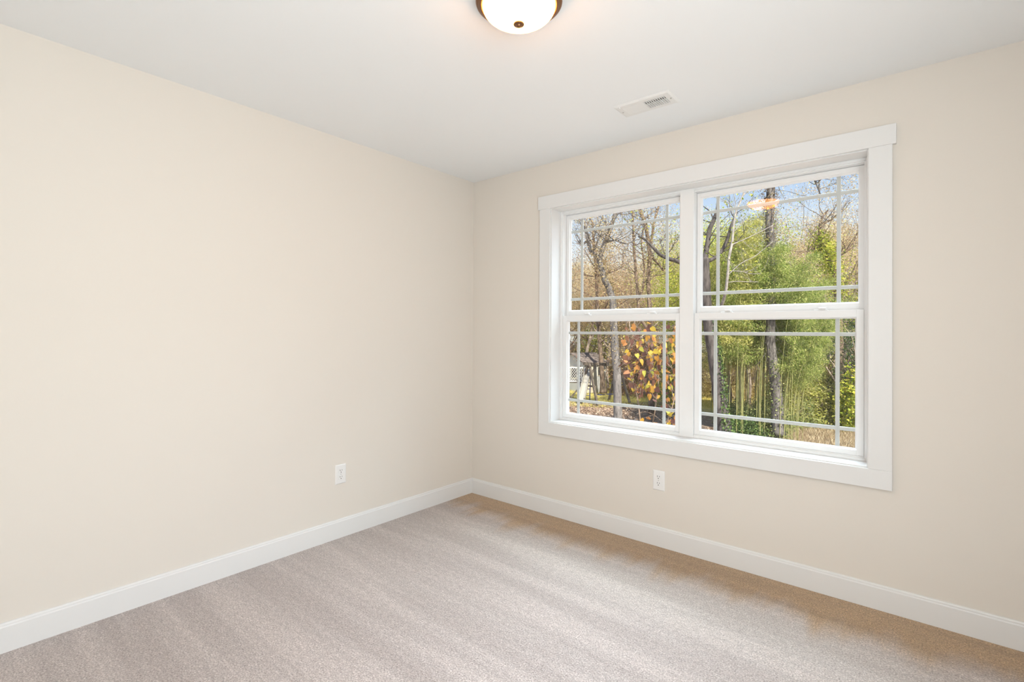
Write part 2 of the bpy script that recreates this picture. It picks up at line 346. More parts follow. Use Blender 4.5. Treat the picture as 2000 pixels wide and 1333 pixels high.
# ------------------------------------------------------------------ outlets
def outlet(name, loc, rz, label):
    r = tag(empty(name, loc), label, 'outlet', 'duplex outlets low on the walls'); r.rotation_euler = (0, 0, rz)
    pl = MB(); w, h = 0.0362, 0.0585            # local: x across, -y out of the wall
    o4 = [(-w, -h), (w, -h), (w, h), (-w, h)]; i4 = [(-w + .005, -h + .005), (w - .005, -h + .005), (w - .005, h - .005), (-w + .005, h - .005)]
    vs = [(x, 0, z) for x, z in o4] + [(x, -0.003, z) for x, z in o4] + [(x, -0.0062, z) for x, z in i4]
    fs = [(q, (q + 1) % 4, 4 + (q + 1) % 4, 4 + q) for q in range(4)] + [(4 + q, 4 + (q + 1) % 4, 8 + (q + 1) % 4, 8 + q) for q in range(4)] + [(8, 9, 10, 11)]
    pl.add(vs, fs).build('cover_plate', M_PLASTIC, r, bevel=0.0008)
    for s in (0.0195, -0.0195):
        pts = []
        for i in range(40):
            a = 2 * math.pi * i / 40; pts.append((0.0172 * math.cos(a), max(-0.0135, min(0.0135, 0.0172 * math.sin(a)))))
        f = MB(); n = 40
        f.add([(x, -0.0058, z + s) for x, z in pts] + [(x, -0.0085, z + s) for x, z in pts], [(i, (i + 1) % n, n + (i + 1) % n, n + i) for i in range(n)] + [tuple(range(n, 2 * n))])
        fo = f.build('receptacle_face', M_PLASTIC, r, bevel=0.0005)
        sl = MB()
        sl.box(-0.0076, -0.0052, -0.0090, -0.0084, s + 0.0005, s + 0.0092); sl.box(0.0052, 0.0074, -0.0090, -0.0084, s + 0.0015, s + 0.0085)
        vs = []
        for i in range(14):
            a = 2 * math.pi * i / 14; vs.append((0.0028 * math.cos(a), -0.0090, s - 0.0068 + 0.0028 * math.sin(a)))
        sl.add(vs, [tuple(range(14))]); so = sl.build('slots', M_DARK, fo); so['label'] = 'dark plug slots'
    MB().lathe([(0, 0.001), (0.0026, 0.0008), (0.0032, 0)], (0, 0, 0), 16).build('screw', M_STEEL, r, True).matrix_local = Matrix.Translation((0, -0.0062, 0)) @ Matrix.Rotation(math.pi / 2, 4, 'X')
    return r
outlet('wall_outlet', (0, -1.1515, 0.385), math.pi / 2, 'white duplex outlet on the bare left wall')
outlet('wall_outlet', (1.5385, 0, 0.3865), 0, 'white duplex outlet below the window')

# ------------------------------------------------------------------ ceiling register
vc = (1.645, -0.425, H)
vt = tag(empty('ceiling_vent', vc), 'white slotted metal air register in the ceiling near the window', 'vent')
pl = MB(); w, d = 0.150, 0.077; iw, idp = 0.113, 0.044
def rect(x, y, z): return [(-x, -y, z), (x, -y, z), (x, y, z), (-x, y, z)]
vs = rect(w, d, 0) + rect(w, d, -0.0015) + rect(w - 0.010, d - 0.010, -0.0075) + rect(iw, idp, -0.0075) + rect(iw, idp, 0.0)
fs = []
for k_ in range(4): fs += [(4 * k_ + q, 4 * k_ + (q + 1) % 4, 4 * k_ + 4 + (q + 1) % 4, 4 * k_ + 4 + q) for q in range(4)]
pl.add(vs, fs).build('face_plate', M_ENAMEL, vt, bevel=0.0008)
MB().box(-iw, iw, -idp, idp, -0.0008, -0.0002).build('duct_shade_sheet', M_DUCT, vt)['label'] = 'dark sheet for the shaded duct behind the slots'  # ceiling is not cut: the duct's shade is put into this near-black sheet
nf = 20
for half in (-1, 1):
    fb = MB()
    for i in range(nf // 2):
        x = half * (iw * (i + 0.5) / (nf / 2)); tilt = half * 0.0032; L_ = 0.0078 if half > 0 else 0.0066
        if half > 0: a_, b_ = (x - 0.0012 - 0.0008, -0.0078), (x - 0.0012 + 0.0012, -0.0010)
        else: a_, b_ = (x - 0.0057, -0.0078), (x + 0.0057, -0.0062)
        dx, dz = b_[0] - a_[0], b_[1] - a_[1]; l = math.hypot(dx, dz); nx, nz = -dz / l * 0.0007, dx / l * 0.0007
        if half > 0: nx *= 3.6; nz *= 3.6
        q4 = [(a_[0] - nx, a_[1] - nz), (a_[0] + nx, a_[1] + nz), (b_[0] + nx, b_[1] + nz), (b_[0] - nx, b_[1] - nz)]
        vs = [(p, -idp, z) for p, z in q4] + [(p, idp, z) for p, z in q4]
        fb.add(vs, [(0, 1, 2, 3), (7, 6, 5, 4), (0, 4, 5, 1), (1, 5, 6, 2), (2, 6, 7, 3), (3, 7, 4, 0)])
    fb.build('fins', M_ENAMEL, vt)
MB().box(0.0, iw, -0.026, -0.012, -0.0060, -0.0040).build('damper_rod', M_DARK, vt)
for sx in (-1, 1):
    MB().lathe([(0, -0.0028), (0.003, -0.0022), (0.0045, 0)], (sx * 0.131, 0, -0.008), 16).build('screw', M_STEEL, vt, True)
MB().box(-0.120, -0.116, -0.066, -0.058, -0.014, -0.007).build('lever', M_ENAMEL, vt, bevel=0.001)

# ------------------------------------------------------------------ flush ceiling lamp
lc = (1.668, -1.499, H)
lm = tag(empty('ceiling_light', lc), 'lit bowl-shaped ceiling light with bronze rim and finial', 'ceiling light')
MB().lathe([(0, 0), (0.112, 0), (0.122, -0.008), (0.144, -0.024), (0.150, -0.030), (0.151, -0.036), (0.146, -0.040), (0.141, -0.041), (0.139, -0.047), (0.133, -0.050), (0.129, -0.048), (0.126, -0.040), (0.10, -0.02), (0, -0.02)], (0, 0, 0), 72).build('rim', M_BRONZE, lm, True)
prof = [(0.1275, -0.046)]
for i in range(1, 19):
    a = i / 18 * math.pi / 2; prof.append((0.1275 * math.cos(a) ** 1.08, -0.046 - 0.062 * math.sin(a)))
prof[-1] = (0.0, -0.108)
MB().lathe(prof, (0, 0, 0), 72).build('glass_bowl', M_LAMP, lm, True)
MB().lathe([(0, -0.120), (0.005, -0.1195), (0.009, -0.117), (0.009, -0.1145), (0.012, -0.113), (0.018, -0.112), (0.019, -0.110), (0.017, -0.106), (0, -0.104)], (0, 0, 0), 32).build('finial', M_BRONZE, lm, True)

# ================================================================== the garden
GZ = -2.75                                   # the ground: the room is on an upper floor
def ground_z(x, y): return GZ + 0.06 * math.sin(x * 0.7 + 1) * math.cos(y * 0.5) + 0.03 * math.sin(x * 2.3 + y * 1.7)
def on_ground(px, py):
    d = at(px, py, 1.0) - CAM; t = (GZ - CAM[2]) / d[2]; q = CAM + d * t
    return Vector((q[0], q[1], ground_z(q[0], q[1])))
def foot(px, D):
    q = at(px, 700, D); return Vector((q[0], q[1], ground_z(q[0], q[1])))

def ground_material():
    m = mat('garden_ground', (0.4, 0.3, 0.2), 0.95, spec=0.05)
    c = N(m, 'ShaderNodeTexCoord'); sx = N(m, 'ShaderNodeSeparateXYZ'); L(m, c.outputs['Object'], sx.inputs[0])
    n1 = N(m, 'ShaderNodeTexNoise', Scale=0.55, Detail=4.0, Roughness=0.6); L(m, c.outputs['Object'], n1.inputs['Vector'])
    n2 = N(m, 'ShaderNodeTexNoise', Scale=9.0, Detail=4.0, Roughness=0.75); L(m, c.outputs['Object'], n2.inputs['Vector'])
    litter = ramp(m, [(0.3, (0.13, 0.09, 0.065)), (0.5, (0.33, 0.235, 0.175)), (0.7, (0.56, 0.44, 0.34))]); L(m, n2.outputs[0], litter.inputs[0])
    lawn = ramp(m, [(0.3, (0.42, 0.38, 0.09)), (0.5, (0.70, 0.58, 0.19)), (0.7, (0.86, 0.72, 0.36))]); L(m, n2.outputs[0], lawn.inputs[0])
    # the mown lawn lies beyond the litter under the trees and left of the grove
    a = N(m, 'ShaderNodeMath', operation='MULTIPLY_ADD'); L(m, n1.outputs[0], a.inputs[0]); a.inputs[1].default_value = 6.0; L(m, sx.outputs['Y'], a.inputs[2])
    b = N(m, 'ShaderNodeMapRange'); b.inputs['From Min'].default_value = 25.5; b.inputs['From Max'].default_value = 27.5; L(m, a.outputs[0], b.inputs[0])
    cx = N(m, 'ShaderNodeMapRange'); cx.inputs['From Min'].default_value = -4.0; cx.inputs['From Max'].default_value = -6.0; L(m, sx.outputs['X'], cx.inputs[0])
    mu = N(m, 'ShaderNodeMath', operation='MULTIPLY'); L(m, b.outputs[0], mu.inputs[0]); L(m, cx.outputs[0], mu.inputs[1])
    mx = N(m, 'ShaderNodeMix', data_type='RGBA'); L(m, mu.outputs[0], mx.inputs['Factor']); L(m, litter.outputs[0], mx.inputs[6]); L(m, lawn.outputs[0], mx.inputs[7])
    L(m, mx.outputs[2], P(m).inputs['Base Color']); bump(m, n2.outputs[0], 0.6, 0.05); return m
g = MB(); nx, ny = 120, 120
for j_ in range(ny + 1):
    for i_ in range(nx + 1):
        x = -75 + 120 * i_ / nx; y = 0.5 + 110 * (j_ / ny) ** 1.5; g.v.append((x, y, ground_z(x, y)))
g.f = [(j_ * (nx + 1) + i_, j_ * (nx + 1) + i_ + 1, (j_ + 1) * (nx + 1) + i_ + 1, (j_ + 1) * (nx + 1) + i_) for j_ in range(ny) for i_ in range(nx)]
struct(g.build('ground', ground_material(), None, True), 'back garden ground, leaf litter with sunlit lawn beyond', 'ground')

# ------------------------------------------------------------------ leaves
def leaf_mesh(name, P_, L_, W_, D_, Nn, material, parent, shape='diamond', seed=0):
    """P_: leaf bases (n,3); L_, W_: lengths, widths; D_: directions; Nn: side hints; every leaf is one folded blade"""
    n = len(P_); D_ = D_ / np.maximum(np.linalg.norm(D_, axis=1, keepdims=True), 1e-6)
    S = np.cross(D_, Nn); S /= np.maximum(np.linalg.norm(S, axis=1, keepdims=True), 1e-6); U = np.cross(S, D_)
    L_ = L_[:, None]; W_ = W_[:, None]
    if shape == 'diamond':
        V = np.stack([P_, P_ + D_ * L_ * 0.42 + S * W_ * 0.5 + U * W_ * 0.12, P_ + D_ * L_, P_ + D_ * L_ * 0.42 - S * W_ * 0.5 + U * W_ * 0.12], 1)
        idx = [(0, 1, 2), (0, 2, 3)]
    else:                                              # heart-shaped blade folded along its midrib
        out = [(0.0, 0.0), (-0.10, 0.22), (0.02, 0.44), (0.25, 0.52), (0.52, 0.42), (0.80, 0.18), (1.0, 0.0)]
        rows = [P_ + D_ * L_ * a + S * W_ * b + U * W_ * (0.28 * b) - U * L_ * 0.25 * a * a for a, b in out]
        rows += [P_ + D_ * L_ * a - S * W_ * b + U * W_ * (0.28 * b) - U * L_ * 0.25 * a * a for a, b in out[1:-1]]
        rows += [P_ + D_ * L_ * a - U * L_ * 0.25 * a * a for a in (0.25, 0.55)]
        V = np.stack(rows, 1)
        idx = [(0, 1, 2, 12), (12, 2, 3, 13), (13, 3, 4, 5), (13, 5, 6), (0, 12, 8, 7), (12, 13, 9, 8), (13, 11, 10, 9), (13, 6, 11)]
    k = V.shape[1]; m = bpy.data.meshes.new(name)
    verts = V.reshape(-1, 3).astype(np.float32)
    loops = []; sizes = []
    base = (np.arange(n) * k)[:, None]
    tot = np.concatenate([base + np.array(q)[None, :] for q in idx], 1)          # per leaf: all corner indices
    sizes = np.tile([len(q) for q in idx], n)
    m.vertices.add(len(verts)); m.vertices.foreach_set('co', verts.ravel())
    m.loops.add(tot.size); m.loops.foreach_set('vertex_index', tot.ravel().astype(np.int32))
    m.polygons.add(len(sizes)); st = np.concatenate([[0], np.cumsum(sizes)[:-1]])
    m.polygons.foreach_set('loop_start', st.astype(np.int32)); m.polygons.foreach_set('loop_total', sizes.astype(np.int32))
    m.update(calc_edges=True); m.materials.append(material)
    o = bpy.data.objects.new(name, m); COL.objects.link(o)
    if parent: o.parent = parent
    return o
def scatter(rs, centers, n, spread):
    """n points about randomly chosen centres"""
    c = centers[rs.randint(0, len(centers), n)]
    return c + rs.normal(0, 1, (n, 3)) * np.array(spread)
def leaves_at(name, pts, rs, length, width, material, parent, down=0.3, shape='diamond'):
    n = len(pts); D_ = rs.normal(0, 1, (n, 3)); D_[:, 2] = D_[:, 2] * 0.6 - down
    L_ = length * rs.uniform(0.65, 1.3, n); W_ = width * rs.uniform(0.7, 1.2, n)
    return leaf_mesh(name, pts, L_, W_, D_, rs.normal(0, 1, (n, 3)), material, parent, shape)

# ------------------------------------------------------------------ branching
def grow(mb, rng, p, d, length, r, depth, tips, kids=(3, 4), spread=0.75, up=0.12, sides=(8, 6, 4, 3, 3), lvl=0, wig=0.16):
    p = Vector(p); d = Vector(d).normalized(); n = 5; pts = [p.copy()]; rad = [r]
    for i in range(n):
        d = (d + Vector((rng.gauss(0, wig), rng.gauss(0, wig), rng.gauss(0, wig) + up))).normalized()
        p = p + d * (length / n); pts.append(p.copy()); rad.append(r * (1 - 0.62 * (i + 1) / n))
    mb.tube(pts, rad, sides[min(lvl, len(sides) - 1)])
    if depth == 0:
        tips += [tuple(q) for q in pts[2:]]; return
    for i in range(rng.randint(*kids)):
        t = rng.uniform(0.35, 1.0); q = t * n; i0 = min(int(q), n - 1); b = pts[i0].lerp(pts[i0 + 1], q - i0)
        dd = (pts[i0 + 1] - pts[i0]).normalized(); sd = dd.orthogonal().normalized(); sd.rotate(Matrix.Rotation(rng.uniform(0, 2 * math.pi), 3, dd))
        nd = (dd * (1 - spread * 0.45) + sd * spread).normalized()
        grow(mb, rng, b, nd, length * rng.uniform(0.5, 0.72), max(rad[i0] * 0.62, 0.004), depth - 1, tips, kids, spread, up, sides, lvl + 1, wig)

def path_tree(root, paths, material, rng, ground_from=None, sides=12, rel=None):
    """trunk and limbs along measured paths [(px, py, width_px)...] at distance D; local to root"""
    mb = MB(); o = root.location; worlds = []
    for D, pth in paths:
        pts = []; rad = []
        for q in pth:
            w = at(q[0], q[1], q[3] if len(q) > 3 else D); pts.append(Vector(w) - o); rad.append(q[2] / 2 * (q[3] if len(q) > 3 else D) / FPX)
        # resample smoothly
        P2 = []; R2 = []
        for i in range(len(pts) - 1):
            p0, p1, p2, p3 = pts[max(i - 1, 0)], pts[i], pts[i + 1], pts[min(i + 2, len(pts) - 1)]
            for s_ in range(4):
                t = s_ / 4
                P2.append(0.5 * ((2 * p1) + (p2 - p0) * t + (2 * p0 - 5 * p1 + 4 * p2 - p3) * t * t + (3 * p1 - p0 - 3 * p2 + p3) * t ** 3)); R2.append(rad[i] * (1 - t) + rad[i + 1] * t)
        P2.append(pts[-1]); R2.append(rad[-1])
        mb.tube(P2, R2, sides if R2[0] > 0.05 else 6, 0.06, rng); worlds.append((P2, R2))
    return mb, worlds
def twigs(mb, rng, worlds, n, length, r, depth, tips, tmin=0.2, which=None, **kw):
    for i in range(n):
        P2, R2 = worlds[rng.choice(which) if which else rng.randrange(len(worlds))]
        k_ = rng.randint(int(len(P2) * tmin), len(P2) - 1)
        d = Vector((rng.gauss(0, 1), rng.gauss(0, 1), rng.uniform(0.0, 1.0)))
        grow(mb, rng, P2[k_], d, length * rng.uniform(0.6, 1.2), min(r, R2[k_] * 0.6), depth, tips, lvl=2, **kw)

# ------------------------------------------------------------------ left window: the big grey forked tree
rng = random.Random(3); rs = np.random.RandomState(3)
b = foot(1207, 18); t1 = tag(empty('forked_tree', b), 'large grey-barked tree with a forked, vine-tangled trunk beyond the left sash', 'tree')
base = [(1208, 862, 22), (1207, 820, 17), (1206, 770, 16), (1205, 730, 16), (1202, 690, 16), (1200, 655, 15), (1198, 620, 15), (1197, 590, 14), (1189, 562, 13), (1180, 545, 12), (1174, 522, 11.5), (1170, 507, 11)]
mb, wl = path_tree(t1, [(18, base),
    (18, [(1171, 510, 9), (1161, 497, 8), (1153, 488, 7.5), (1148, 468, 7), (1144, 448, 6), (1137, 425, 5), (1132, 400, 4)]),
    (18, [(1171, 508, 9), (1175, 490, 8.5), (1182, 474, 8), (1191, 451, 7.5), (1199, 426, 7), (1203, 405, 6.5), (1210, 380, 5), (1214, 350, 4)]),
    (18, [(1148, 470, 4), (1137, 478, 3.5), (1128, 470, 2.5)]),
    (18, [(1183, 475, 4), (1200, 470, 3.5), (1222, 476, 3), (1240, 470, 2)])], M_BARK_GREY, rng)
tips = []; twigs(mb, rng, wl, 30, 1.3, 0.018, 2, tips, 0.0, [1, 2, 3, 4], kids=(2, 4))
mb.build('trunk', M_BARK_GREY, t1, True)
trunk_pts = np.array([tuple(p) for p in wl[0][0]])
leaves_at('foliage', scatter(rs, np.array(tips), 3200, (0.15, 0.15, 0.15)), rs, 0.055, 0.03, M_L_TAN, t1)
up_pts = trunk_pts[(trunk_pts[:, 2] > 2.8)]
leaves_at('ivy', np.concatenate([scatter(rs, up_pts, 1800, (0.22, 0.22, 0.28)), scatter(rs, np.array([tuple(p) for p in wl[2][0]][:14]), 900, (0.3, 0.3, 0.25))]), rs, 0.06, 0.04, M_L_OLIVE, t1)['label'] = 'olive vine leaves clinging to the trunk'

# multi-stemmed tree behind it
rng = random.Random(5); rs = np.random.RandomState(5)
b = foot(1268, 24); t2 = tag(empty('multi_stem_tree', b), 'brown tree of several thin stems right of the forked tree', 'tree')
mb, wl = path_tree(t2, [(24, [(1272, 810, 12), (1272, 700, 9.5), (1271, 640, 9), (1269, 600, 8.5), (1266, 545, 8), (1269, 505, 8), (1266, 470, 7.5), (1260, 440, 7), (1250, 410, 6), (1240, 375, 4)]),
    (24, [(1271, 650, 6), (1250, 620, 6), (1246, 580, 6), (1242, 535, 5.5), (1238, 480, 5), (1236, 425, 4), (1231, 380, 3)]),
    (24, [(1268, 490, 5), (1274, 460, 5), (1277, 436, 4.5), (1286, 405, 4), (1293, 375, 3)]),
    (24, [(1246, 590, 4.5), (1256, 560, 4), (1258, 520, 3.5), (1253, 470, 3), (1262, 425, 2.5)]),
    (24, [(1269, 500, 5), (1285, 515, 4), (1296, 530, 3)])], M_BARK_BROWN, rng)
tips = []; twigs(mb, rng, wl, 50, 1.9, 0.02, 2, tips, 0.1, kids=(2, 4))
mb.build('trunk', M_BARK_BROWN, t2, True)
leaves_at('foliage', scatter(rs, np.array(tips), 9000, (0.25, 0.25, 0.25)), rs, 0.065, 0.035, M_L_TAN, t2)
leaves_at('vine', scatter(rs, np.array([tuple(p) for p in wl[0][0]][14:]), 1300, (0.22, 0.22, 0.3)), rs, 0.075, 0.045, M_L_OLIVE, t2)

# far brown trunk by the shed
rng = random.Random(8)
b = foot(1176, 33); t3 = tag(empty('brown_trunk_tree', b), 'brown-trunked tree standing beside the garden shed', 'tree')
mb, wl = path_tree(t3, [(33, [(1178, 768, 15), (1177, 745, 11), (1175, 720, 9), (1173, 690, 9), (1170, 650, 8), (1167, 600, 7), (1165, 540, 6), (1160, 480, 5), (1157, 430, 3)])], M_BARK_BROWN, rng)
tips = []; twigs(mb, rng, wl, 26, 3.0, 0.05, 2, tips, 0.45)
mb.build('trunk', M_BARK_BROWN, t3, True)
rs = np.random.RandomState(8); leaves_at('foliage', scatter(rs, np.array(tips), 7000, (0.4, 0.4, 0.4)), rs, 0.09, 0.05, M_L_RUST, t3)

# ------------------------------------------------------------------ redbud sapling close to the house, large heart-shaped leaves
rng = random.Random(11); rs = np.random.RandomState(11)
b = foot(1262, 7); rb = tag(empty('redbud_tree', b), 'small tree with large orange, brown and yellow heart-shaped leaves near the left sash', 'tree')
mb, wl = path_tree(rb, [(7, [(1262, 1180, 7.2), (1260, 1000, 6), (1256, 900, 4.8), (1248, 800, 3), (1240, 757, 2.4), (1229, 730, 2.1), (1222, 700, 1.8), (1230, 675, 1.5), (1240, 655, 1.2)]),
    (7, [(1256, 900, 3.6), (1276, 820, 2.7), (1282, 780, 2.4), (1286, 740, 2.1), (1280, 700, 1.8), (1268, 668, 1.4), (1262, 640, 1.1)]),
    (6.7, [(1256, 900, 3.6), (1300, 830, 3), (1318, 770, 2.4), (1312, 720, 1.8), (1302, 690, 1.4), (1298, 650, 1.2)]),
    (7.2, [(1241, 758, 1.8), (1255, 740, 1.4), (1272, 728, 1.2), (1285, 712, 0.96)]),
    (7.1, [(1282, 780, 1.8), (1262, 765, 1.4), (1246, 770, 1.1)]),
    (7.0, [(1300, 830, 1.8), (1278, 812, 1.4), (1258, 805, 1.1), (1238, 812, 0.84)]),
    (6.8, [(1316, 765, 1.8), (1300, 742, 1.3), (1290, 725, 0.96)]),
    (6.9, [(1312, 720, 1.5), (1296, 705, 1.2), (1270, 695, 0.96), (1246, 700, 0.72)])], M_BARK_BROWN, rng)
tips = []; twigs(mb, rng, wl, 46, 0.42, 0.006, 0, tips, 0.35, up=0.05)
cand = np.array(tips); cand = cand[rs.permutation(len(cand))]
# the photograph's crown: leaves between the trunk at px 1212 and the sash edge
ok = []
for q in cand:
    w = np.array(q) + np.array(b) - CAM; z = w @ CF; x = 1000 + FPX * (w @ CR) / z; y = CY - FPX * (w @ CU) / z
    if x > 1214 and y > 632 and (x > 1240 or y < 812): ok.append(q)
extra = []
for _ in range(215):
    x = rng.uniform(1216, 1322); y = rng.uniform(634, 832)
    if (x - 1216) < (y - 720) * 0.55 or (y > 775 and x < 1296 and rng.random() < 0.75): continue
    extra.append(at(x, y, rng.uniform(6.5, 7.4)) - np.array(b))
pts = np.concatenate([np.array(ok)[:120], np.array(extra)])
wood = np.array([tuple(q) for P2, R2 in wl for q in P2] + tips)
for q in pts:                                            # every leaf hangs on a thin twig from the nearest branch
    k_ = np.argmin(((wood - q) ** 2).sum(1)); a = wood[k_]
    if np.linalg.norm(a - q) > 0.01:
        m_ = (a + q) / 2; m_[2] += 0.02; mb.tube([a, m_, q], [0.0028, 0.002, 0.0012], 4)
mb.build('trunk', M_BARK_BROWN, rb, True)
n = len(pts); D_ = rs.normal(0, 0.5, (n, 3)); D_[:, 2] -= 0.9
leaf_mesh('foliage', pts, rs.uniform(0.055, 0.095, n), rs.uniform(0.04, 0.075, n), D_, np.array([0.6, -0.8, 0.2]) + rs.normal(0, 0.85, (n, 3)), M_L_REDBUD, rb, 'heart')

# ------------------------------------------------------------------ shed
M_SIDING = mat('pale_blue_grey_siding', (0.46, 0.46, 0.47), 0.7); M_SHINGLE = bark('grey_brown_shingles', (0.10, 0.08, 0.075), (0.27, 0.22, 0.20), 6, 1)
M_SHEDTRIM = mat('cream_shed_trim', (0.70, 0.62, 0.50), 0.6); M_SHEDGLASS = mat('dark_shed_window', (0.03, 0.035, 0.045), 0.15)
sd = tag(empty('garden_shed', foot(1139, 35)), 'small pale garden shed with grey-brown gable roof beyond the lawn', 'shed')
sd.rotation_euler = (0, 0, math.radians(72))
W2, L2, HW, HR = 1.25, 0.95, 2.05, 2.62      # half width (gable, along local x), half length (along local y)
sh = MB(); 
sh.add([(-L2, -W2, 0), (L2, -W2, 0), (L2, W2, 0), (-L2, W2, 0), (-L2, -W2, HW), (L2, -W2, HW), (L2, W2, HW), (-L2, W2, HW), (-L2, 0, HR), (L2, 0, HR)],
       [(0, 1, 5, 4), (2, 3, 7, 6), (1, 2, 6, 9, 5), (3, 0, 4, 8, 7), (0, 3, 2, 1)]).build('wall', M_SIDING, sd)
rf = MB(); ov = 0.18
for s in (-1, 1):
    a0, a1 = Vector((-L2 - ov, s * (W2 + 0.2), HW - 0.08 + 0.0)), Vector((L2 + ov, s * (W2 + 0.2), HW - 0.08)); c0, c1 = Vector((-L2 - ov, 0, HR)), Vector((L2 + ov, 0, HR)); th = Vector((0, 0, 0.07))
    rf.add([a0, a1, c1, c0, a0 + th, a1 + th, c1 + th, c0 + th], [(3, 2, 1, 0), (4, 5, 6, 7), (0, 1, 5, 4), (1, 2, 6, 5), (2, 3, 7, 6), (3, 0, 4, 7)])
rf.build('roof', M_SHINGLE, sd)
dr = MB().box(-0.75, -0.15, -W2 - 0.03, -W2, 0.05, 1.85).build('door', M_SHEDTRIM, sd)
MB().box(-0.22, -0.18, -W2 - 0.07, -W2 - 0.03, 0.95, 1.05).build('handle', M_STEEL, dr)
wf = MB().box(0.2, 0.75, -W2 - 0.03, -W2, 1.15, 1.8).build('window', M_SHEDTRIM, sd)
MB().box(0.26, 0.69, -W2 - 0.045, -W2 - 0.03, 1.21, 1.74).build('pane', M_SHEDGLASS, wf)
wf = MB().box(-L2 - 0.03, -L2, -0.55, 0.1, 0.95, 1.75).build('window', M_SHEDTRIM, sd)
MB().box(-L2 - 0.045, -L2 - 0.03, -0.5, 0.05, 1.0, 1.7).build('pane', M_SHEDGLASS, wf)

# ------------------------------------------------------------------ wooden swing set and lattice play deck
M_WOOD = bark('weathered_play_wood', (0.07, 0.055, 0.045), (0.22, 0.18, 0.15), 5, 0.3); M_WHITE_WOOD = mat('white_painted_lattice', (0.80, 0.77, 0.72), 0.6)
M_SLIDE = mat('cream_slide_plastic', (0.36, 0.33, 0.29), 0.5); M_BLUE = mat('blue_plastic', (0.04, 0.05, 0.16), 0.4)
c0 = foot(1152, 28.5); sw = tag(empty('swing_set', c0), 'dark wooden A-frame swing set in front of the shed', 'swing set')
topA = Vector(at(1150, 711, 28.5)) - c0; topB = Vector(at(1207, 713, 29.5)) - c0
axis = (topB - topA).normalized(); side = axis.cross(Vector((0, 0, 1))).normalized()
MB().bar(topA - axis * 0.35, topB + axis * 0.3, 0.12, 0.16).build('beam', M_WOOD, sw)
for tp, s in ((topA, 1), (topB, -1)):
    for k_ in (-1, 1):
        ft = tp + side * (0.95 * k_) - axis * (0.1 * s); ft.z = 0.0
        MB().bar(tp + side * (0.05 * k_), ft, 0.11, 0.11, axis).build('leg', M_WOOD, sw)
    m1 = tp * 1.0; m1.z = 1.05
    MB().bar(m1 + side * 0.62, m1 - side * 0.62, 0.09, 0.09).build('crossbar', M_WOOD, sw)
MB().bar(topA + axis * 0.55, topA + Vector((0, 0, -0.55)) + side * 0.25, 0.08, 0.08, side).build('brace', M_WOOD, sw)
for k_ in (0.42, 0.72):
    a = topA.lerp(topB, k_); s1 = MB()
    for q in (-0.22, 0.22):
        s1.tube([a + axis * q, a + axis * q - Vector((0, 0, a.z - 0.5))], [0.012, 0.012], 5)
    s1.build('swing_rope', M_DARK, sw)
    MB().box(-0.24, 0.24, -0.09, 0.09, -0.02, 0.02).build('swing_seat', M_BLUE, sw).matrix_local = Matrix.Translation(a - Vector((0, 0, a.z - 0.5))) @ axis.to_track_quat('X', 'Z').to_matrix().to_4x4()
c1 = foot(1122, 30); pd = tag(empty('play_deck', c1), 'raised wooden play deck with white lattice railing beside the swing set', 'play deck')
px_ = Vector((CR[0], CR[1], 0)).normalized(); py_ = Vector((-px_.y, px_.x, 0)); zt = 1.15
for i_ in (-1, 1):
    for j_ in (-1, 1):
        q = px_ * (0.42 * i_) + py_ * (0.6 * j_); MB().bar(q, q + Vector((0, 0, 2.05)), 0.09, 0.09, px_).build('post', M_WOOD, pd)
MB().bar(py_ * -0.65 + Vector((0, 0, zt)), py_ * 0.65 + Vector((0, 0, zt)), 0.95, 0.08).build('deck', M_WOOD, pd)
MB().bar(px_ * -0.40 + py_ * -0.62 + Vector((0, 0, 0.1)), px_ * 0.38 + py_ * -0.62 + Vector((0, 0, 1.05)), 0.07, 0.07, py_).build('brace', M_WOOD, pd)
lt = MB(); z0, z1 = zt + 0.06, zt + 0.86
lt.bar(px_ * -0.42 + py_ * -0.66 + Vector((0, 0, z0)), px_ * 0.42 + py_ * -0.66 + Vector((0, 0, z0)), 0.03, 0.07); lt.bar(px_ * -0.42 + py_ * -0.66 + Vector((0, 0, z1)), px_ * 0.42 + py_ * -0.66 + Vector((0, 0, z1)), 0.03, 0.07)
hgt = z1 - z0
for i_ in range(-6, 8):
    for s in (-1, 1):
        x0 = -0.42 + i_ * 0.13; x1 = x0 + hgt * 0.75; zz0, zz1 = z0, z1
        lo_, hi_ = max(x0, -0.42), min(x1, 0.42)
        if hi_ - lo_ < 0.03: continue
        za, zb = z0 + (lo_ - x0) / 0.75, z0 + (hi_ - x0) / 0.75
        p, q = px_ * (lo_ * s) + py_ * -0.66, px_ * (hi_ * s) + py_ * -0.66
        lt.bar(p + Vector((0, 0, za)), q + Vector((0, 0, zb)), 0.012, 0.035, py_)
lt.build('lattice', M_WHITE_WOOD, pd)
c2 = foot(1137, 28.2); sl = tag(empty('slide', c2), 'pale plastic slide leaning against the swing set', 'slide')
sp_ = MB()
a = Vector(at(1149, 722, 28.9)) - c2; b2 = Vector(at(1136, 782, 27.6)) - c2; b2.z = max(b2.z, 0.12)
sp_.bar(a, b2, 0.34, 0.04); 
sv = (b2 - a).cross(Vector((0, 0, 1))).normalized()
sp_.bar(a + sv * 0.165 + Vector((0, 0, .08)), b2 + sv * 0.165 + Vector((0, 0, .08)), 0.04, 0.16); sp_.bar(a - sv * 0.165 + Vector((0, 0, .08)), b2 - sv * 0.165 + Vector((0, 0, .08)), 0.04, 0.16)
sp_.build('chute', M_SLIDE, sl)
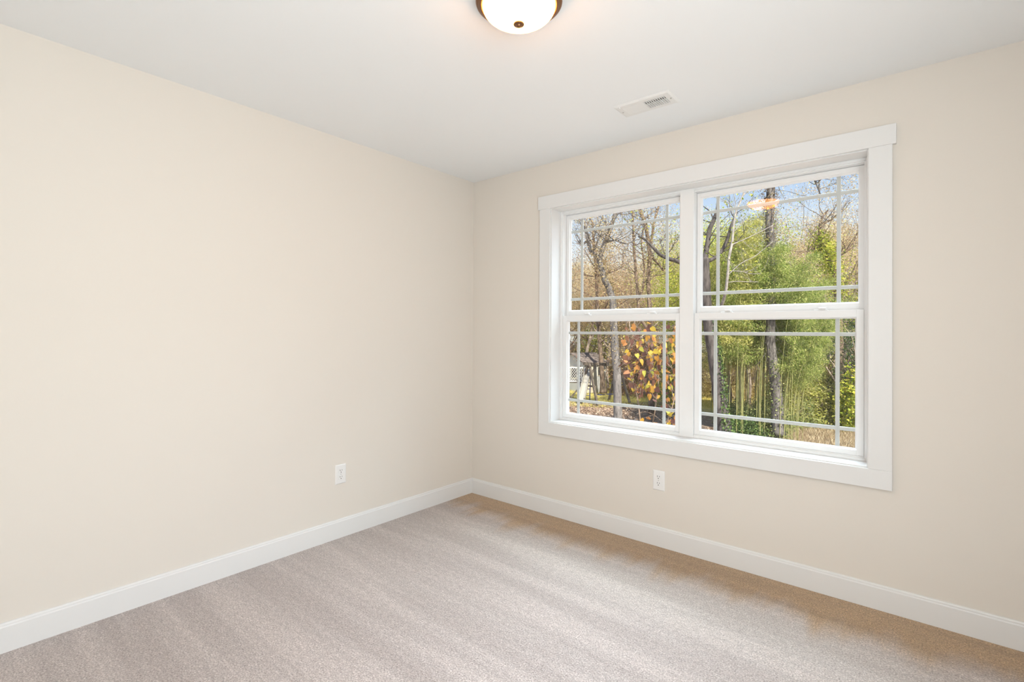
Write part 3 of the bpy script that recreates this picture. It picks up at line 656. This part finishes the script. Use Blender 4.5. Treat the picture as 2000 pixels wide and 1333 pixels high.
ld = MB(); ld.bar(a + sv * 0.14, a * Vector((1, 1, 0)) + py_ * 0.3 + sv * 0.14, 0.05, 0.05, sv); ld.bar(a - sv * 0.14, a * Vector((1, 1, 0)) + py_ * 0.3 - sv * 0.14, 0.05, 0.05, sv)
for k_ in (0.2, 0.4, 0.6, 0.8):
    q = a.lerp(a * Vector((1, 1, 0)) + py_ * 0.3, k_); ld.bar(q + sv * 0.14, q - sv * 0.14, 0.04, 0.04)
ld.build('ladder', M_BLUE, sl)

# ------------------------------------------------------------------ right window: dark leaning tree by the sash
rng = random.Random(21); rs = np.random.RandomState(21)
b = foot(1412, 17); t4 = tag(empty('leaning_tree', b), 'dark leaning tree with ivy round its foot, left edge of the right sash', 'tree')
mb, wl = path_tree(t4, [(17, [(1416, 868, 36), (1413, 838, 31), (1408, 800, 27), (1402, 751, 24), (1395, 701, 23), (1388, 659, 21), (1383, 627, 20), (1380, 576, 17), (1378, 528, 15), (1377, 504, 14)]),
    (17, [(1377, 508, 11), (1380, 488, 10), (1383, 470, 9), (1386, 449, 9), (1394, 430, 8), (1401, 410, 7), (1404, 380, 6), (1412, 340, 4)]),
    (17, [(1379, 512, 8), (1390, 507, 7.5), (1402, 500, 7), (1413, 485, 6.5), (1422, 463, 6), (1428, 440, 4.5), (1440, 415, 3)]),
    (17, [(1377, 510, 10), (1360, 515, 9), (1340, 516, 8.5), (1321, 510, 8), (1305, 505, 7.5), (1290, 498, 7), (1276, 484, 6), (1262, 470, 4), (1246, 462, 2.5)]),
    (17, [(1393, 432, 3), (1388, 415, 2.5), (1372, 402, 1.6)])], M_BARK_DARK, rng)
tips = []; twigs(mb, rng, wl, 22, 1.1, 0.02, 2, tips, 0.1, [1, 2, 3], kids=(2, 3))
mb.build('trunk', M_BARK_DARK, t4, True)
leaves_at('foliage', scatter(rs, np.array(tips), 450, (0.12, 0.12, 0.12)), rs, 0.08, 0.05, M_L_YG, t4)
tp = np.array([tuple(p) for p in wl[0][0]]); rd = np.array(wl[0][1])
sel = rs.randint(0, 26, 3000); an = rs.uniform(0, 6.283, 3000); rr = rd[sel] * rs.uniform(0.95, 1.35, 3000)
iv = tp[sel] + np.stack([np.cos(an) * rr, np.sin(an) * rr, rs.normal(0, 0.12, 3000)], 1)
keep = (np.cos(an) * CR[0] + np.sin(an) * CR[1] > -0.1 + (sel - 12) * 0.05)
leaves_at('ivy', iv[keep], rs, 0.08, 0.07, M_L_IVY, t4, 0.8)['label'] = 'dark green ivy climbing the foot of the trunk'

# pale slender tree
rng = random.Random(23); rs = np.random.RandomState(23)
b = foot(1408, 17.7); t5 = tag(empty('pale_slender_tree', b), 'slender pale-barked young tree with bare twigs before the bamboo', 'tree')
mb, wl = path_tree(t5, [(16.5, [(1409, 900, 8, 17.7), (1404, 800, 7, 17.7), (1393, 710, 7, 17.7), (1390, 660, 7, 17.6), (1399, 622, 6.5, 17.3), (1411, 592, 6, 16.9), (1417, 570, 5.5, 16.6), (1421, 540, 5.2), (1424, 504, 5), (1430, 473, 4.6), (1433, 439, 4.2), (1438, 413, 4), (1446, 393, 3.6), (1453, 375, 3.2), (1458, 345, 3), (1462, 310, 2)]),
    (16.5, [(1430, 478, 2.2), (1444, 472, 1.9), (1460, 465, 1.7), (1489, 451, 1.6), (1510, 440, 1.4), (1526, 430, 1.3), (1545, 415, 1), (1558, 404, 0.72)]),
    (16.5, [(1424, 536, 2), (1436, 524, 1.7), (1450, 513, 1.6), (1474, 501, 1.4), (1495, 484, 1.2), (1510, 472, 0.86)]),
    (16.5, [(1421, 552, 1.7), (1440, 550, 1.4), (1462, 551, 1.2), (1482, 551, 0.79)]),
    (16.5, [(1423, 530, 1.6), (1444, 530, 1.3), (1466, 535, 1.1), (1486, 535, 0.72)]),
    (16.5, [(1433, 420, 2), (1430, 408, 1.7), (1423, 397, 1.4), (1405, 387, 0.94)]),
    (16.5, [(1450, 384, 2.2), (1458, 376, 1.9), (1468, 369, 1.6), (1478, 358, 1.2)]),
    (16.5, [(1438, 418, 1.8), (1437, 400, 1.6), (1434, 380, 1.3), (1436, 350, 0.86)]),
    (16.5, [(1433, 455, 1.4), (1444, 440, 1.2), (1456, 432, 1), (1468, 434, 0.72)])], M_BARK_PALE, rng)
tips = []; twigs(mb, rng, wl, 46, 0.8, 0.006, 1, tips, 0.3, list(range(1, 9)), kids=(2, 3))
mb.build('trunk', M_BARK_PALE, t5, True)
leaves_at('foliage', scatter(rs, np.array(tips), 140, (0.08, 0.08, 0.08)), rs, 0.09, 0.07, M_L_YG, t5)

# tall straight trunk rising out of the bamboo
rng = random.Random(25); rs = np.random.RandomState(25)
b = foot(1516, 18.5); t6 = tag(empty('tall_straight_tree', b), 'tall straight-trunked tree rising through the bamboo, shaggy with vines', 'tree')
mb, wl = path_tree(t6, [(18.5, [(1520, 850, 27), (1518, 808, 23), (1517, 776, 21), (1512, 729, 19), (1505, 677, 18), (1505, 640, 17), (1506, 600, 16), (1507, 540, 16), (1506, 480, 16), (1503, 440, 16), (1504, 400, 15.5), (1506, 365, 15), (1507, 320, 14), (1508, 250, 12), (1509, 160, 8)]),
    (18.5, [(1507, 330, 6), (1530, 345, 5), (1552, 352, 4), (1575, 350, 3), (1600, 352, 2)]),
    (18.5, [(1508, 250, 6), (1540, 280, 5), (1570, 320, 4), (1590, 350, 3), (1604, 385, 2)]),
    (18.5, [(1506, 300, 6), (1485, 320, 5), (1470, 350, 3), (1462, 372, 2)])], M_BARK_GREY, rng)
tips = []; twigs(mb, rng, wl, 70, 1.6, 0.02, 2, tips, 0.2, [1, 2, 3], kids=(2, 4))
for i_ in range(60):                                                 # hanging vine stems on the trunk
    k_ = rng.randint(10, 46); p = wl[0][0][min(k_, len(wl[0][0]) - 1)]; a = rng.uniform(0, 6.28); r_ = wl[0][1][min(k_, len(wl[0][1]) - 1)]
    q0 = p + Vector((math.cos(a) * r_, math.sin(a) * r_, 0)); mb.tube([q0, q0 + Vector((rng.gauss(0, .12), rng.gauss(0, .12), -0.5)), q0 + Vector((rng.gauss(0, .2), rng.gauss(0, .2), -1.1))], [0.012, 0.01, 0.005], 3)
mb.build('trunk', M_BARK_GREY, t6, True)
leaves_at('foliage', scatter(rs, np.array(tips), 7000, (0.25, 0.25, 0.25)), rs, 0.075, 0.045, M_L_TAN, t6)
tp = np.array([tuple(p) for p in wl[0][0]]); sel = rs.randint(0, 14, 1100)
leaves_at('ivy', tp[sel] + rs.normal(0, 0.17, (1100, 3)), rs, 0.08, 0.06, M_L_SHRUB, t6)
sel = rs.randint(26, 44, 1500)
leaves_at('vine', tp[np.minimum(sel, len(tp) - 1)] + rs.normal(0, 0.2, (1500, 3)) * np.array([1, 1, 1.2]), rs, 0.09, 0.03, M_L_BROWN, t6, 0.9)['label'] = 'dry brown vine hanging on the trunk'

# ------------------------------------------------------------------ bamboo grove
def make_bamboo(seed, height, lean, nleaf, lm, first=0.42):
    rng = random.Random(seed); rs = np.random.RandomState(seed)
    r = empty('bamboo_culm'); mb = MB(); pts = []; rad = []; n = 22; az = rng.uniform(-0.3, 0.3)
    for i in range(n + 1):
        t = i / n; off = lean * t ** 2.6
        pts.append(Vector((off * math.cos(az), off * math.sin(az), height * (t - 0.10 * abs(lean) / 3 * t ** 4)))); rad.append(0.0145 * (1 - 0.80 * t) * (1.0 if i % 2 else 1.08))
    mb.tube(pts, rad, 6)
    cen = []
    for i in range(n):
        t = i / n
        if t < first: continue
        for q in range(3):
            a = rng.uniform(0, 6.283); d = Vector((math.cos(a), math.sin(a), rng.uniform(0.1, 0.7))); p = pts[i]; l = rng.uniform(0.5, 1.0) * (1.15 - 0.5 * t)
            tw = [p, p + d * l * 0.5, p + d * l * 0.9 + Vector((0, 0, -0.10 * l))]; mb.tube(tw, [0.006, 0.004, 0.002], 3)
            for s_ in (0.35, 0.5, 0.65, 0.8, 0.95): cen.append(tuple(tw[0].lerp(tw[2], s_)))
    mb.build('stem', M_CULM, r, True)
    cen = np.array(cen); p = scatter(rs, cen, nleaf, (0.12, 0.12, 0.10)); D_ = rs.normal(0, 0.7, (nleaf, 3)); D_[:, 2] -= 0.45
    leaf_mesh('foliage', p, rs.uniform(0.08, 0.145, nleaf), rs.uniform(0.013, 0.023, nleaf), D_, rs.normal(0, 1, (nleaf, 3)), lm, r)
    return r
protos = [make_bamboo(31, 7.6, 0.7, 3600, M_L_BAMBOO), make_bamboo(32, 6.6, 1.3, 3600, M_L_BAMBOO), make_bamboo(33, 8.4, 0.4, 3600, M_L_BAMBOO_Y), make_bamboo(34, 7.2, 2.3, 4000, M_L_BAMBOO), make_bamboo(35, 5.6, 0.9, 3600, M_L_BAMBOO_Y), make_bamboo(36, 7.8, 0.8, 2800, M_L_BAMBOO, 0.70)]
used = [False] * len(protos)
BL = {'tall': 'tall upright bamboo in the dense grove behind the right sash', 'arch': 'bamboo arching to the right, heavy with green leaves', 'short': 'shorter yellow-green bamboo at the edge of the grove'}
def place_bamboo(k_, px, D, rz, sc, key):
    o = copy_tree(protos[k_]) if used[k_] else protos[k_]; used[k_] = True
    o.location = foot(px, D); o.rotation_euler = (0, 0, rz); o.scale = (sc, sc, sc); tag(o, BL[key], 'bamboo', {'tall': 'upright bamboo of the grove', 'arch': 'arching bamboo of the grove', 'short': 'young bamboo at the grove edge'}[key])
rng = random.Random(40)
right_az = math.atan2(CR[1], CR[0])
for i in range(110):
    px = 1400 + (i * 37.7) % 150 + rng.uniform(-4, 4); D = 17.9 + (i % 17) * 0.45 + rng.uniform(-0.2, 0.2)
    # keep the straight trunk and leaning trunk clear
    if abs(px - 1510) < 13 and D < 18.7: px += 24
    kk = rng.choice((0, 2, 2, 1) if px < 1478 else (0, 0, 2, 1))
    if abs(px - 1508) < 42 and D < 18.9: kk = 5
    place_bamboo(kk, px, D, right_az + rng.uniform(-1.2, 1.2), rng.uniform(0.78, 0.95) * (1.08 if px < 1500 else 1.0), 'tall')
for i in range(20):
    px = 1496 + rng.uniform(0, 72); D = rng.uniform(19.0, 22.5) if px < 1522 else rng.uniform(18.0, 22)
    place_bamboo(rng.choice((3, 3, 1)), px, D, right_az + rng.uniform(-0.5, 0.5), rng.uniform(0.78, 0.98) - max(0, px - 1530) * 0.006, 'arch')
for i in range(14):
    px = 1384 + rng.uniform(0, 90); D = rng.uniform(20, 26)
    place_bamboo(4, px, D, rng.uniform(0, 6.28), rng.uniform(0.9, 1.2), 'short')

# ------------------------------------------------------------------ woodland behind: one kind built once, then copied
def make_wood(name, seed, height, lm, nleaf, leaf, wid, bk, depth=4, spread=0.7, fall=0.3):
    rng = random.Random(seed); rs = np.random.RandomState(seed); r = empty(name); mb = MB(); tips = []
    grow(mb, rng, (0, 0, 0), (0, 0, 1), height * 0.55, height * 0.013, depth, tips, (3, 5), spread, 0.10)
    for q in range(2): grow(mb, rng, (0, 0, height * (0.2 + 0.12 * q)), (rng.gauss(0, 1), rng.gauss(0, 1), 0.8), height * 0.4, height * 0.007, depth - 1, tips, (3, 4), spread, 0.08, lvl=1)
    mb.build('trunk', bk, r)
    t = np.array(tips); leaves_at('foliage', scatter(rs, t, nleaf, (fall, fall, fall)), rs, leaf, wid, lm, r)
    return r
W = {'tan': make_wood('woodland_tree', 51, 12, M_L_TAN, 20000, 0.085, 0.05, M_TWIG), 'olive': make_wood('woodland_tree', 52, 11, M_L_OLIVE, 20000, 0.09, 0.05, M_BARK_BROWN),
     'bare': make_wood('woodland_tree', 53, 13, M_L_TAN, 4500, 0.08, 0.045, M_TWIG), 'gold': make_wood('woodland_tree', 54, 10, M_L_YG, 16000, 0.09, 0.055, M_TWIG)}
WL = {'tan': 'tan-leaved woodland tree far behind the lawn', 'olive': 'olive-leaved woodland tree far behind the lawn', 'bare': 'nearly bare woodland tree with fine twigs far behind the lawn', 'gold': 'golden-green woodland tree behind the bamboo'}
wused = {}
def place_wood(kind, px, D, rz, sc, label=None):
    o = copy_tree(W[kind]) if wused.get(kind) else W[kind]; wused[kind] = True
    o.location = foot(px, D); o.rotation_euler = (0, 0, rz); o.scale = (sc, sc, sc)
    tag(o, label or WL[kind], 'tree', {'tan': 'tan-leaved woods', 'olive': 'olive-leaved woods', 'bare': 'bare woods', 'gold': 'golden woods'}[kind])
rng = random.Random(60)
for i, (kind, px, D, sc) in enumerate([('tan', 1110, 44, 1.0), ('bare', 1128, 38, 0.95), ('olive', 1150, 50, 1.0), ('tan', 1172, 46, 0.95), ('bare', 1195, 42, 1.0), ('olive', 1215, 48, 0.9), ('tan', 1232, 40, 0.9), ('bare', 1252, 46, 1.05),
        ('tan', 1120, 52, 1.0), ('olive', 1165, 39, 0.75), ('tan', 1188, 37, 0.8), ('tan', 1222, 53, 1.05), ('bare', 1235, 35, 0.8), ('tan', 1275, 50, 1.0), ('tan', 1300, 56, 1.05), ('olive', 1270, 38, 0.7), ('tan', 1320, 48, 0.95),
        ('tan', 1285, 42, 0.85), ('olive', 1305, 46, 0.9), ('tan', 1325, 40, 0.95), ('bare', 1310, 36, 0.9), ('olive', 1095, 38, 0.8), ('tan', 1140, 60, 1.1), ('tan', 1205, 60, 1.1), ('tan', 1265, 58, 1.1), ('olive', 1240, 66, 1.0), ('olive', 1180, 70, 1.0), ('tan', 1345, 52, 1.0),
        ('gold', 1424, 26, 0.9), ('gold', 1445, 27.5, 1.05), ('gold', 1462, 29, 1.05), ('tan', 1480, 40, 1.2), ('tan', 1560, 31, 1.05), ('bare', 1600, 27, 0.95), ('tan', 1625, 34, 1.1), ('tan', 1660, 30, 1.0), ('bare', 1690, 26, 0.9), ('olive', 1655, 38, 1.0), ('olive', 1600, 42, 1.0), ('olive', 1540, 44, 1.0), ('tan', 1720, 34, 1.0)]):
    place_wood(kind, px, D, rng.uniform(0, 6.28), sc)

rng = random.Random(61)                                   # the woods go on past both edges of the window
for i, (kind, px, D, sc) in enumerate([('tan', 1770, 30, 1.0), ('olive', 1840, 34, 1.0), ('tan', 1930, 32, 1.0), ('bare', 1800, 24, 0.9), ('olive', 2020, 30, 1.0), ('tan', 2120, 34, 1.1), ('olive', 1750, 46, 1.1), ('tan', 1880, 48, 1.2), ('olive', 2250, 36, 1.1), ('tan', 2400, 34, 1.0),
        ('tan', 1060, 42, 1.0), ('olive', 1000, 44, 1.0), ('tan', 940, 42, 1.0), ('bare', 1030, 36, 0.9), ('olive', 860, 46, 1.1), ('tan', 780, 44, 1.0)]):
    place_wood(kind, px, D, rng.uniform(0, 6.28), sc, {'tan': 'tan-leaved woodland tree', 'olive': 'olive-leaved woodland tree', 'bare': 'nearly bare woodland tree'}[kind] + (' beyond the dry bank, past the right edge of the window' if px > 1500 else ' past the left edge of the window'))

# ------------------------------------------------------------------ bushes: thicket, evergreens, vines, undergrowth
def make_bush(name, seed, rx, ry, h, n, leaf, wid, lm, nst=9, down=0.2, shell=0.35):
    rng = random.Random(seed); rs = np.random.RandomState(seed); r = empty(name); mb = MB(); tips = []
    for i in range(nst):
        a = rng.uniform(0, 6.283); grow(mb, rng, (rng.gauss(0, rx * 0.2), rng.gauss(0, ry * 0.2), 0), (math.cos(a) * rx / h, math.sin(a) * ry / h, 1.0), h * rng.uniform(0.5, 0.8), 0.018 * max(h, 0.8), 1, tips, (3, 4), 0.6, 0.1, lvl=2)
    mb.build('stems', M_TWIG, r)
    u = rs.normal(0, 1, (n, 3)); u /= np.linalg.norm(u, axis=1, keepdims=True); u[:, 2] = np.abs(u[:, 2]); rad = rs.uniform(shell, 1.0, n) ** 0.5
    lump = 1 + 0.22 * np.sin(u[:, 0] * 5 + seed) * np.cos(u[:, 1] * 6 + seed * 2) + 0.12 * np.sin(u[:, 2] * 9 + seed)
    p = u * (rad * lump)[:, None] * np.array([rx, ry, h]) + rs.normal(0, 0.03, (n, 3)); p[:, 2] = np.maximum(p[:, 2], 0.03)
    leaves_at('foliage', p, rs, leaf, wid, lm, r, down); return r
def put(o, px, D, label, cat, group=None, rz=0, sc=1.0):
    o.location = foot(px, D); o.rotation_euler = (0, 0, rz); o.scale = (sc, sc, sc); return tag(o, label, cat, group)
rng = random.Random(70)
# brown brush behind the shed and lawn
p0 = make_bush('brush_thicket', 71, 2.6, 1.6, 3.2, 9000, 0.13, 0.06, M_L_BROWN, 16)
for i, (px, D, sc) in enumerate([(1105, 41, 1.0), (1130, 43, 1.05), (1158, 42, 0.95), (1190, 44, 1.1), (1216, 42, 1.0), (1245, 45, 1.05), (1275, 44, 1.0), (1305, 43, 1.0), (1335, 42, 1.0), (1365, 38, 0.9), (1395, 34, 0.8), (1070, 42, 1.0), (1020, 43, 1.05), (960, 43, 1.0)]):
    put(copy_tree(p0) if i else p0, px, D, 'dark brown brush at the far edge of the lawn', 'brush', 'brush behind the lawn', rng.uniform(0, 6.28), sc)
put(make_bush('yellow_bush', 72, 1.3, 1.2, 4.9, 5000, 0.11, 0.06, M_L_YG, 10), 1158, 40, 'yellow-leaved bush rising behind the garden shed', 'bush', None, 0, 1.25)
put(make_bush('orange_bush', 73, 2.6, 1.6, 4.4, 6500, 0.13, 0.08, M_L_RUST, 12), 1254, 33, 'rust-orange bush across the lawn behind the heart-leaved tree', 'bush')
put(make_bush('yellow_bush', 74, 1.2, 1.2, 4.9, 5000, 0.11, 0.07, M_L_YG, 12), 1322, 30, 'tall yellow-green bush seen beside the window mullion', 'bush')
# dark evergreens at the right
put(make_bush('evergreen_tree', 75, 2.0, 1.6, 5.4, 14000, 0.12, 0.035, M_L_DARK, 8, 0.5), 1652, 24, 'dark evergreen tree behind the bamboo, right edge of the window', 'tree')
put(make_bush('evergreen_shrub', 76, 1.6, 1.3, 4.6, 10000, 0.12, 0.035, M_L_DARK, 8, 0.5), 1690, 21.5, 'dark evergreen shrub at the far right of the window', 'shrub')
put(make_bush('golden_tree', 77, 1.6, 1.4, 7.0, 9000, 0.10, 0.055, M_L_YG, 8), 1672, 27, 'yellow-green tree above the dark evergreen at the right', 'tree', None, 0, 1.2)
# snag wrapped in vines
rng = random.Random(78); rs = np.random.RandomState(78)
sn = tag(empty('vine_covered_snag', foot(1618, 22)), 'leaning snag wrapped in yellow-green vines right of the bamboo', 'tree')
mb, wl = path_tree(sn, [(22, [(1640, 800, 16), (1640, 700, 14), (1637, 600, 12), (1630, 540, 11), (1618, 505, 9), (1607, 482, 8), (1602, 460, 6), (1601, 445, 5), (1606, 425, 4), (1618, 410, 3)]),
    (22, [(1602, 478, 5), (1590, 486, 4), (1576, 492, 2.5)]), (22, [(1602, 446, 4), (1612, 436, 3), (1624, 430, 2)]), (22, [(1625, 525, 5), (1640, 500, 4), (1655, 488, 3), (1670, 470, 2)])], M_BARK_BROWN, rng)
tips = []; twigs(mb, rng, wl, 26, 1.5, 0.02, 2, tips, 0.3)
mb.build('trunk', M_BARK_BROWN, sn, True)
tp = np.array([tuple(p) for p in wl[0][0]])
leaves_at('vine', tp[rs.randint(10, 24, 3600)] + rs.normal(0, 0.24, (3600, 3)), rs, 0.10, 0.06, M_L_YG, sn)
leaves_at('foliage', scatter(rs, np.array(tips), 1800, (0.15, 0.15, 0.15)), rs, 0.08, 0.045, M_L_TAN, sn)
# vine mound, rust-leaved shrub, grove undergrowth
put(make_bush('vine_mound', 79, 0.95, 0.8, 2.75, 4200, 0.115, 0.10, M_L_YG, 8), 1674, 20.8, 'bright green broad-leaved vine mound at the right edge of the window', 'vine')
put(make_bush('rust_shrub', 80, 1.5, 1.0, 2.95, 5200, 0.11, 0.06, M_L_RUST, 9), 1648, 23.5, 'rust-brown leafy shrub below the dark evergreen', 'shrub')
for i, (px, D, sc) in enumerate([(1745, 27, 1.1), (1800, 29, 1.2), (1870, 27, 1.15), (1950, 29, 1.2), (2040, 28, 1.2), (2150, 30, 1.3)]):
    put(copy_tree(p0), px, D, 'brown brush past the right edge of the window', 'brush', 'brush at the right of the garden', rng.uniform(0, 6.28), sc)
u1 = make_bush('undergrowth_shrub', 81, 1.0, 0.8, 0.95, 3600, 0.09, 0.035, M_L_SHRUB, 10); u2 = make_bush('undergrowth_shrub', 82, 0.9, 0.8, 1.2, 4200, 0.085, 0.026, M_L_BAMBOO_Y, 10); u3 = make_bush('undergrowth_shrub', 83, 0.8, 0.7, 0.8, 2800, 0.09, 0.05, M_L_IVY, 10)
rg = make_bush('reed_clump', 84, 1.2, 0.9, 2.3, 4200, 0.22, 0.018, M_L_STRAWREED, 14, -0.7)
for i, (px, D, sc) in enumerate([(1410, 32, 1.4), (1432, 34, 1.5), (1456, 32, 1.35), (1480, 34, 1.5), (1504, 33, 1.4), (1530, 34, 1.5), (1390, 35, 1.5)]):
    put(copy_tree(rg) if i else rg, px, D, 'cream and yellow dry reeds glowing behind the bamboo culms', 'reeds', 'dry reeds behind the bamboo', i * 1.3, sc)
us = [u1, u2, u3]; ul = ['grey-green low shrub in the undergrowth below the bamboo', 'yellow-green bamboo-leaved low shrub in the undergrowth', 'dark green ivy clump on the ground below the bamboo']; ug = ['grey-green undergrowth', 'yellow-green undergrowth', 'ivy clumps']
seen = [0, 0, 0]
for k_, px, D, sc in [(2, 1452, 18.6, 1.1), (2, 1432, 19.2, 0.9), (0, 1476, 19.4, 1.1), (2, 1468, 18.3, 0.8), (0, 1495, 20.6, 1.2), (1, 1535, 22.1, 1.2), (0, 1560, 21.9, 1.2), (1, 1572, 22.7, 1.6), (1, 1600, 22.2, 1.5), (0, 1590, 23.5, 1.5), (1, 1622, 22.5, 1.6), (0, 1640, 21.9, 1.2),
        (0, 1455, 21.0, 1.1), (1, 1610, 23.9, 2.0), (1, 1580, 24.5, 2.2), (0, 1655, 22.2, 1.2), (0, 1436, 21.6, 1.0), (1, 1520, 23.3, 1.3), (1, 1550, 23.8, 1.9), (0, 1515, 21.6, 0.9), (2, 1545, 21.5, 0.8)]:
    o = copy_tree(us[k_]) if seen[k_] else us[k_]; seen[k_] = 1
    put(o, px, D, ul[k_], 'shrub', ug[k_], rng.uniform(0, 6.28), sc)

# ------------------------------------------------------------------ ground cover nobody could count
rs = np.random.RandomState(90)
def spread_on_ground(n, pxr, Dr):
    px = rs.uniform(*pxr, n); D = rs.uniform(*Dr, n); q = np.array([foot(a, c) for a, c in zip(px, D)]); return q
q = np.concatenate([spread_on_ground(15000, (1095, 1345), (17, 29)), spread_on_ground(6000, (1380, 1500), (15, 21))]); q[:, 2] += rs.uniform(0.01, 0.06, len(q)); n = len(q)
D_ = rs.normal(0, 1, (n, 3)); D_[:, 2] *= 0.35
o = leaf_mesh('fallen_leaves', q, rs.uniform(0.07, 0.13, n), rs.uniform(0.05, 0.08, n), D_, rs.normal(0, 0.3, (n, 3)) + np.array([0, 0, 1]), M_L_LITTER, None); tag(o, 'brown fallen leaves littering the garden ground', 'fallen leaves', None, 'stuff')
q = np.concatenate([spread_on_ground(22000, (1480, 1720), (15.5, 22.0))]); n = len(q); D_ = rs.normal(0, 0.45, (n, 3)); D_[:, 2] = rs.uniform(0.4, 1.2, n)
o = leaf_mesh('dry_grass', q, rs.uniform(0.12, 0.34, n), rs.uniform(0.010, 0.022, n), D_, rs.normal(0, 1, (n, 3)), M_L_STRAW, None); tag(o, 'dry straw-brown grass on the bank below the right sash', 'grass', None, 'stuff')
q = spread_on_ground(36000, (1105, 1400), (27, 46)); n = len(q); D_ = rs.normal(0, 0.4, (n, 3)); D_[:, 2] = rs.uniform(0.5, 1.2, n)
o = leaf_mesh('lawn_grass', q, rs.uniform(0.07, 0.16, n), rs.uniform(0.015, 0.03, n), D_, rs.normal(0, 1, (n, 3)), M_L_GRASS, None); tag(o, 'sunlit yellow-green lawn grass', 'grass', None, 'stuff')
